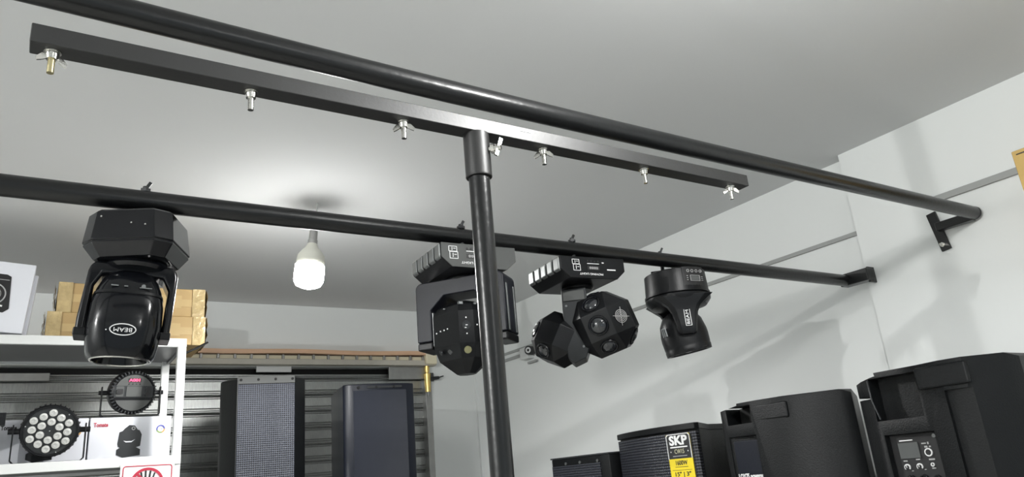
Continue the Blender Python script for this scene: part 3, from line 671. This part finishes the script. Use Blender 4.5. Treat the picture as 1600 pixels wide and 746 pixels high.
# second par seen from behind, on top of the printed box
C2 = Vector((.312, 3.045, 2.018))
p2 = thing('led_par_light', 'round LED par light seen from behind with a red digit display, on the white box', 'stage light', (0, 0, 0), group='LED par lights on the lower shelf')
q2 = Matrix.Rotation(R(186), 3, 'Z') @ Matrix.Rotation(R(-8), 3, 'X'); r2 = .078
m4 = Matrix.Translation(C2) @ q2.to_4x4() @ Matrix.Rotation(R(90), 4, 'X')
obj('housing', MB().lathe([(.0001, .03), (r2*.9, .03), (r2, .02), (r2, -.02), (r2*.93, -.036), (r2*.85, -.040), (r2*.84, -.036), (.0001, -.036)], 44, cap=False, M4=m4), 'satin', p2)
fm = MB()
for k in range(40): fm.box((r2*.93, 0, -.022), (r2*.13, .0035, .036), m=m4 @ Matrix.Rotation(2*PI*k/40, 4, 'Z'))
obj('cooling_fins', fm, 'grey', p2)['kind'] = 'stuff'
f2 = Matrix.Translation(C2) @ (q2 @ Matrix.Rotation(R(180), 3, 'Z')).to_4x4() @ frame((0, -.0365, 0), (1, 0, 0), (0, 0, 1))
cap = [(r2*.82*math.cos(a), r2*.82*math.sin(a)) for a in [R(22+136*i/16) for i in range(17)]]; flat('upper_panel', f2, 'panel', p2, cap, .003)
cap = [(r2*.82*math.cos(a), r2*.82*math.sin(a)) for a in [R(205+130*i/16) for i in range(17)]]; flat('lower_panel', f2, 'panel', p2, cap, .003)
plate('middle_panel', f2, 'grey', p2, r2*1.66, .042, .002, cy=.004); plate('blank_plate', f2, 'panel', p2, .050, .036, .0035, cx=.0, cy=.004)
plate('side_plate', f2, 'panel', p2, .026, .036, .003, r=.004, cx=-.046, cy=.004); plate('data_socket', f2, 'black', p2, .020, .018, .006, r=.003, cx=-.046, cy=.004)
for dy in (.012, -.006): obj('power_socket', MB().disc(f2 @ Vector((.045, dy, .001)), f2.to_3x3() @ Vector((0, 0, 1)), .008, .006, 18), 'black', p2)
plate('display', f2, 'black', p2, .044, .014, .004, cy=.044)
text('display_digits', 'A001', .0135, f2 @ Matrix.Translation((0, .044, .0045)), 'reddig', p2, width=.036, bold=.0003)
for k in range(4): obj('button', MB().disc(f2 @ Vector((-.018+.012*k, .031, .002)), f2.to_3x3() @ Vector((0, 0, 1)), .0022, .003, 10), 'black', p2)
b_, hw = bracket(p2, C2, q2, r2, SB+.155-C2.z); obj('bracket', b_, 'satin', p2)
for sg in (-1, 1): obj('tilt_knob', MB().cyl(C2+Vector((sg*(hw-.02), 0, 0)), C2+Vector((sg*(hw+.010), 0, 0)), .008, n=12), 'satin', p2)
# third par cut by the left edge of the photograph
C3 = Vector((-.188, 2.935, 1.930))
p3 = thing('led_par_light', 'black LED par light cut off by the left edge of the picture', 'stage light', (0, 0, 0), group='LED par lights on the lower shelf')
q3 = Matrix.Rotation(R(-55), 3, 'Z'); par_body(p3, C3, q3, .083); qz = Matrix.Rotation(R(-10), 3, 'Z')
b_, hw = bracket(p3, C3, q3, .083, SB+.004-C3.z); obj('bracket', b_, 'satin', p3)
obj('tilt_knob', MB().cyl(C3+qz @ Vector((hw-.02, 0, 0)), C3+qz @ Vector((hw+.022, 0, 0)), .011, n=12).box(C3+qz @ Vector((hw+.02, 0, -.01)), (.02, .02, .04)), 'satin', p3)
obj('face_plate', MB().lathe([(.083*.89, .0185), (.0001, .0185)], 44, cap=False, M4=Matrix.Translation(C3) @ q3.to_4x4() @ Matrix.Rotation(R(90), 4, 'X')), 'grey', p3)

# prohibition sign
sg = thing('warning_sign', 'white do-not-touch sign with a red circle and hand, on the shelf edge', 'sign', (.364, SY-.008, 1.757), rot=(0, R(.5), 0))
obj('board', MB().bx(-.084, .084, -.004, .003, -.23, .0), 'white', sg, bevel=.001)
f = frame((0, -.0045, 0), (1, 0, 0), (0, 0, 1))
def rrect_ring(w, h, r, t, cy):
    def rr(w, h, r):
        o = []
        for (sx, sy, a0) in ((1, 1, 0), (-1, 1, 90), (-1, -1, 180), (1, -1, 270)):
            for k in range(6): a = R(a0+18*k); o.append((sx*(w/2-r)+r*math.cos(a), cy+sy*(h/2-r)+r*math.sin(a)))
        return o
    A, B = rr(w, h, r), rr(w-2*t, h-2*t, max(r-t, .001)); n = len(A); rs = []
    for i in list(range(n))+[0]: rs.append([f @ Vector((x, y, z)) for (x, y), z in ((A[i], -.0005), (B[i], -.0005), (B[i], .0008), (A[i], .0008))])
    return MB().rings(rs, cap=False)
obj('border', rrect_ring(.154, .216, .010, .003, -.115), 'red', sg)
cc = (0, -.067)
obj('prohibition_ring', ringpts(f, cc, .043, .052, 0, 2*PI, 48, .001), 'red', sg)
hand = MB()
for bx_, by, tx, ty, ww in ((-.014, -.062, -.020, -.030, .0055), (-.005, -.060, -.006, -.026, .0058), (.005, -.060, .009, -.027, .0058), (.014, -.063, .022, -.034, .0052), (-.018, -.078, -.032, -.060, .0055)):
    d = Vector((tx-bx_, ty-by)); nn = Vector((-d.y, d.x)).normalized()*ww/2; d.normalize()
    pts = [(bx_+nn.x, by+nn.y), (bx_-nn.x, by-nn.y), (tx-nn.x, ty-nn.y), (tx+d.x*ww*.4, ty+d.y*ww*.4), (tx+nn.x, ty+nn.y)]
    hand.rings([[f @ Vector((x, y, z)) for x, y in pts] for z in (-.0004, .0008)])
hand.rings([[f @ Vector((x, y, z)) for x, y in ((-.019, -.060), (.019, -.060), (.017, -.090), (.010, -.100), (-.010, -.100), (-.019, -.085))] for z in (-.0004, .0008)])
obj('hand_symbol', hand, 'black', sg)
m_ = MB().box((0, 0, .0012), (.092, .008, .0008), m=f @ Matrix.Translation((*cc, 0)) @ Matrix.Rotation(R(-45), 4, 'Z')); obj('prohibition_slash', m_, 'red', sg)

# ------------------------------------------------------------------ speakers by the shutter
def rear_speaker_a():
    t = thing('loudspeaker', 'tall black loudspeaker with a perforated grille, left one before the shutter', 'loudspeaker', (.890, 3.42, 1.38), R(-10), 'loudspeakers before the shutter')
    z0, z1 = .0, .738
    plan = [(-.186, .02), (-.178, -.01), (-.118, -.098), (.118, -.098), (.172, -.03), (.176, .0), (.15, .30), (-.15, .30)]
    obj('cabinet', MB().prism(plan, z0, z1, 'z'), 'speaker', t, bevel=.008, seg=3)
    obj('grille', MB().bx(-.119, .119, -.106, -.096, .03, z1-.030), 'grille', t, bevel=.003)
    obj('grille_strip', MB().bx(-.119, .119, -.107, -.096, z1-.030, z1+.004), 'panel', t, bevel=.002)
    obj('edge_trim', MB().bx(-.122, -.119, -.107, -.096, .03, z1), 'fin', t).data.materials[0] = M['grey']
    for k in range(4): obj('screw', MB().cyl((-.108+.072*k, -.106, z1-.012), (-.108+.072*k, -.109, z1-.012), .006, n=14), 'void', t)
    return t
rear_speaker_a()
def rear_speaker_b():
    t = thing('loudspeaker', 'smooth dark blue-black loudspeaker, right one before the shutter', 'loudspeaker', (1.42, 3.42, 1.38), R(-8), 'loudspeakers before the shutter')
    z1 = .704
    plan = [(-.174, .02), (-.174, -.05)]+[(-.135+.045*math.cos(R(a)), -.075+.030*math.sin(R(a))) for a in (200, 225, 250, 270)]+[(-.08, -.112), (0, -.116), (.08, -.112), (.14, -.102), (.165, -.09), (.172, -.06), (.150, .30), (-.155, .30)]
    obj('cabinet', MB().prism(plan, 0, z1, 'z'), 'speakerb', t, bevel=.006, seg=3)
    n = 20; rs = []
    for i in range(n+1):
        u = -1+2*i/n; x = -.005+.128*u; y = -.119+.010*u*u
        rs.append([Vector((x, y, .03)), Vector((x, y, z1-.032)), Vector((x, y+.012, z1-.03)), Vector((x, y+.012, .03))])
    obj('grille', MB().rings(rs), 'grille2', t)
    for k in range(3): obj('screw', MB().cyl((-.110+.085*k, -.106-.008*(k > 0), z1-.017), (-.110+.085*k, -.116-.003*(k > 0), z1-.017), .006, n=14), 'void', t)
    obj('top_strip', MB().bx(-.068, .10, -.1185, -.108, z1-.022, z1-.012), 'grey', t, bevel=.001)
    return t
rear_speaker_b()

# ------------------------------------------------------------------ speakers along the right wall (their visible faces look to -X)
FX = 2.0; BZ = 1.02
SPG = 'loudspeakers along the right wall'
# small one
t = thing('loudspeaker', 'lowest small black loudspeaker, leftmost of the row along the right wall', 'loudspeaker', (FX, 2.60, BZ), 0, SPG)
h = 1.662-BZ
obj('cabinet', MB().prism([(0, -.14), (0, .21), (.30, .17), (.30, -.18), (.05, -.196), (.01, -.18)], 0, h, 'z'), 'speaker', t, bevel=.003)
obj('top_trim', MB().prism([(-.004, -.14), (-.004, .214), (.30, .175), (.30, -.185), (.05, -.200), (.006, -.182)], h, h+.006, 'z'), 'grey', t)
obj('grille', MB().bx(-.004, .002, -.135, .205, .02, h-.03), 'grille3', t)
for y in (.10, .0, -.12): obj('screw', MB().cyl((-.002, y, h-.022), (-.007, y, h-.022), .006, n=10), 'fin', t)
# subwoofer with the sticker
t = thing('subwoofer', 'black subwoofer with a curved mesh front and a yellow and black sticker', 'loudspeaker', (FX, 2.14, BZ), 0, SPG)
h = 1.728-BZ
n = 14; front = []
for i in range(n+1):
    u = i/n; front.append((.05-.09*u-.045*4*u*(1-u), .2585-.5215*u))
obj('cabinet', MB().prism([(x+.012, y) for x, y in front]+[(-.02, -.262), (.17, -.13), (.42, -.10), (.42, .16)], 0, h-.004, 'z'), 'speaker', t, bevel=.003)
obj('top_rim', MB().prism([(x-.004, y) for x, y in front]+[(-.024, -.266), (.17, -.133), (.42, -.103), (.42, .163)], h-.018, h+.004, 'z'), 'speaker', t, bevel=.003)
rs = []
for x, y in front: rs.append([Vector((x+dx, y, z)) for dx, z in ((0, .02), (0, h-.024), (.014, h-.024), (.014, .02))])
obj('grille', MB().rings(rs), 'grille3', t)
i0 = 10; (xa, ya), (xb, yb) = front[10], front[14]
rt = Vector((xb-xa, yb-ya, 0)).normalized(); f = frame(Vector(((xa+xb)/2-.006, (ya+yb)/2+.004, h-.136)), rt, (0, 0, 1)) @ Matrix.Diagonal((1.15, 1.08, 1, 1))
nf = f.to_3x3() @ Vector((0, 0, 1))
stk = plate('sticker', f, 'yellow', t, .094, .200, .002, r=.006, cy=0)
plate('sticker_header', f, 'black', stk, .092, .076, .0028, r=.004, cy=.060)
obj('sticker_border', MB().rings([[f @ Vector((sx, sy, z)) for sx, sy, z in ((x, y, .0005), (x*.955, y-.0022*(1 if y > 0 else 0), .0005), (x*.955, y-.0022*(1 if y > 0 else 0), .0034), (x, y, .0034))] for x, y in ((-.047, .022), (-.047, .094), (-.041, .100), (.041, .100), (.047, .094), (.047, .022))], cap=True), 'white', stk)
text('sticker_brand', 'SKP', .040, f @ Matrix.Translation((0, .078, .003)), 'white', stk, width=.072, bold=.0016)
plate('sticker_line', f, 'white', stk, .068, .004, .0034, cy=.058)
text('sticker_model', 'CW15', .020, f @ Matrix.Translation((0, .044, .003)), mat('cream_print', (.6, .58, .40), .6), stk, width=.038)
for sx in (-1, 1): obj('sticker_dot', MB().disc(f @ Vector((sx*.034, .044, .002)), nf, .0022, .0014, 10), 'white', stk)
plate('sticker_line', f, 'dimwhite', stk, .056, .002, .0034, cy=.030)
text('sticker_power', '1600W', .020, f @ Matrix.Translation((0, .008, .0022)), 'black', stk, width=.046, bold=.0004)
plate('sticker_line', f, 'black', stk, .050, .0016, .0026, cy=-.004)
text('sticker_sizes', '15" | 3"', .018, f @ Matrix.Translation((0, -.027, .0022)), 'black', stk, width=.062, bold=.0003)
for y in (-.014, -.040, -.056, -.064): plate('sticker_line', f, 'black', stk, .076 if y in (-.014, -.040) else .05, .001, .0026, cy=y)
text('sticker_level', '126dB', .015, f @ Matrix.Translation((0, -.080, .0022)), 'black', stk, width=.032)

def moulded_thing(label, yc):
    t = thing('loudspeaker', label, 'loudspeaker', (FX, yc, BZ), R(-90), SPG)      # local +X -> world -Y, local -Y -> world -X
    return t
# third (between the subwoofer and the last one)
t = moulded_thing('moulded black loudspeaker seen from behind, next to the sticker subwoofer', 1.540)
h = 1.770-BZ; w = .252
plan = [(-w, .04), (-w+.004, .0), (-w+.03, -.03), (-.075, -.055), (.05, -.052), (.19, .025), (.213, .06), (.200, .085), (.0, .42), (-w+.03, .42)]
bd = obj('cabinet', MB().prism(plan, 0, h, 'z'), 'speaker', t)
bd = cut(bd, MB().bx(-.195, -.075, -.2, .035, h-.066, h-.012), MB().bx(-.20, -.072, -.2, -.026, 0, h-.105), MB().box((-.25, .1, h+.005), (.22, .8, .05), Matrix.Rotation(R(-7), 3, 'Y')), MB().box((.222, .1, h+.012), (.08, .9, .05), Matrix.Rotation(R(32), 3, 'Y')))
md = bd.modifiers.new('bevel', 'BEVEL'); md.width = .012; md.segments = 3; md.limit_method = 'ANGLE'; md.angle_limit = R(28)
obj('handle_cavity', MB().bx(-.190, -.080, .030, .034, h-.064, h-.014), 'void', t)
obj('back_panel', MB().rings([[Vector((x, y, z)) for x, y in ((-.19, -.028), (-.08, -.034), (-.08, -.026), (-.19, -.022))] for z in (.02, h-.118)]), 'speakerb', t, bevel=.004)
obj('top_ledge', MB().box((.0, -.048, h-.040), (.125, .014, .050)), 'speaker', t, bevel=.006)
tf = frame((-.135, -.0338, h-.229), (1, -.05, 0), (0, 0, 1)); text('model_lettering', 'LOX75 powered', .022, tf, 'white', t, width=.105, bold=.0006)
# fourth (rightmost)
t = moulded_thing('moulded black loudspeaker with a control panel and small screen, rightmost of the row', 1.042)
h = 1.792-BZ; w = .224
plan = [(-w-.012, .05), (-w-.008, .01), (-w+.022, -.015), (-.165, -.03), (-.02, -.045), (.05, -.065), (.105, -.06), (.172, .015), (.190, .05), (.17, .42), (-w+.03, .42)]
bd = obj('cabinet', MB().prism(plan, 0, h, 'z'), 'speaker', t)
bd = cut(bd, MB().rings([[Vector((x, y, z)) for x, y in ((-.170, -.2), (-.028, -.2), (-.028, .02), (-.170, .02))] for z in (h-.130, h-.015)]), MB().rings([[Vector((x, y, z)) for x, y in ((-.158, -.2), (-.012, -.2), (-.012, -.018), (-.158, -.010))] for z in (0, h-.168)]), MB().bx(.048, .133, -.2, -.052, 0, h-.075), MB().bx(-w-.03, -.176, -.1, .075, h-.068, h-.061), MB().box((-.25, .1, h+.005), (.20, .8, .06), Matrix.Rotation(R(-9), 3, 'Y')), MB().box((.200, .1, h+.012), (.08, .9, .05), Matrix.Rotation(R(32), 3, 'Y')))
md = bd.modifiers.new('bevel', 'BEVEL'); md.width = .010; md.segments = 3; md.limit_method = 'ANGLE'; md.angle_limit = R(28)
obj('handle_rib', MB().tube([(-.176, -.024, h-.018), (-.174, -.026, h-.07), (-.158, -.030, h-.126)], .0025, 8), 'grey', t)
pn = obj('control_panel', MB().rings([[Vector((x, y, z)) for x, y in ((-.156, -.012), (-.014, -.020), (-.014, -.014), (-.156, -.006))] for z in (.02, h-.170)]), 'black', t, bevel=.002)
f = frame((-.085, -.0163, h-.25), (1, -.056, 0), (0, 0, 1)); nf = f.to_3x3() @ Vector((0, 0, 1))
plate('screen', f, 'lcd', pn, .056, .040, .003, cx=-.022, cy=.038)
plate('panel_lettering', f, 'white', pn, .038, .003, .0012, cx=-.026, cy=.064)
obj('screw', MB().disc(f @ Vector((.055, .070, 0)), nf, .005, .003, 12), 'fin', pn)
obj('knob_ring', ringpts(f, (.030, .030), .0075, .0105, 0, 2*PI, 24, .003), 'white', pn); obj('knob', MB().disc(f @ Vector((.030, .030, 0)), nf, .007, .004, 20), 'black', pn)
mbx = MB()
for x, y, a, c in ((.022, .053, .012, .003), (.034, .053, .004, .006), (.026, .044, .008, .005), (.037, .044, .005, .004), (.034, .012, .016, .004), (-.040, .012, .011, .003), (-.004, .014, .011, .003), (-.026, -.014, .004, .002), (.010, -.012, .005, .002), (.034, -.010, .010, .003)): mbx.box((x, y, .0005), (a, c, .002), m=f)
obj('panel_lettering', mbx, 'dimwhite', pn)
for x in (-.038, -.003):
    obj('knob_ring', ringpts(f, (x, -.004), .0055, .0085, R(-40), R(220), 16, .003), 'white', pn); obj('knob', MB().disc(f @ Vector((x, -.004, 0)), nf, .0052, .005, 16), 'black', pn); obj('knob_pointer', MB().box((x, -.002, .0055), (.0016, .006, .001), m=f), 'white', pn)
obj('button', ringpts(f, (.033, -.001), .003, .005, 0, 2*PI, 16, .003), 'white', pn)
for x in (-.034, .002): obj('socket', MB().lathe([(.0125, .0), (.0125, .004), (.0095, .004), (.0095, .0005), (.0001, .0005)], 24, cap=False, M4=f @ Matrix.Translation((x, -.036, 0))), 'satin', pn)
obj('socket', MB().lathe([(.0095, .0), (.0095, .004), (.0065, .004), (.0065, .0005), (.0001, .0005)], 20, cap=False, M4=f @ Matrix.Translation((.038, -.036, 0))), 'satin', pn)
obj('top_ledge', MB().box((.050, -.062, h-.038), (.135, .016, .056), Matrix.Rotation(R(0), 3, 'Y')), 'speaker', t, bevel=.007)

# ------------------------------------------------------------------ security camera on the right wall
cv = thing('security_camera', 'small white security camera fixed to the right wall under the lights', 'camera', (XR, 3.645, 2.310))
obj('housing', MB().bx(-.05, 0, -.010, .075, -.035, .035), 'shelf', cv, bevel=.006)
obj('lens_barrel', MB().cyl((-.02, -.025, .008), (-.065, -.045, .006), .026, .026, 24), 'black', cv)
ax = (Vector((-.065, -.045, .006))-Vector((-.02, -.025, .008))).normalized()
obj('lens_ring', MB().torus(Vector((-.065, -.045, .006)), .013, .005, ax, 24, 8), 'white', cv)
obj('bracket', MB().bx(-.02, 0, -.05, .04, -.062, -.050).cyl((-.012, -.05, -.056), (-.03, -.06, -.056), .006, n=10), 'trunk', cv)
obj('cable_conduit', MB().bx(-.014, 0, .075, .42, -.004, .014), 'trunk', cv, bevel=.002)

# ------------------------------------------------------------------ box at the right edge
bx_ = thing('cardboard_box', 'ochre cardboard box at the right edge beside the wall, near the ceiling', 'box', (2.33, .60, 2.06))
obj('carton', MB().bx(-.13, .13, -.22, .186, 0, .272), 'wood', bx_, bevel=.003)
obj('lid_seam', MB().bx(-.1315, -.13, -.22, .175, .258, .261), 'black', bx_)
struct(obj('trim_8', MB().bx(2.19, XC, .33, .79, 2.035, 2.0595), 'shelf', bevel=.002))       # wall shelf under that box
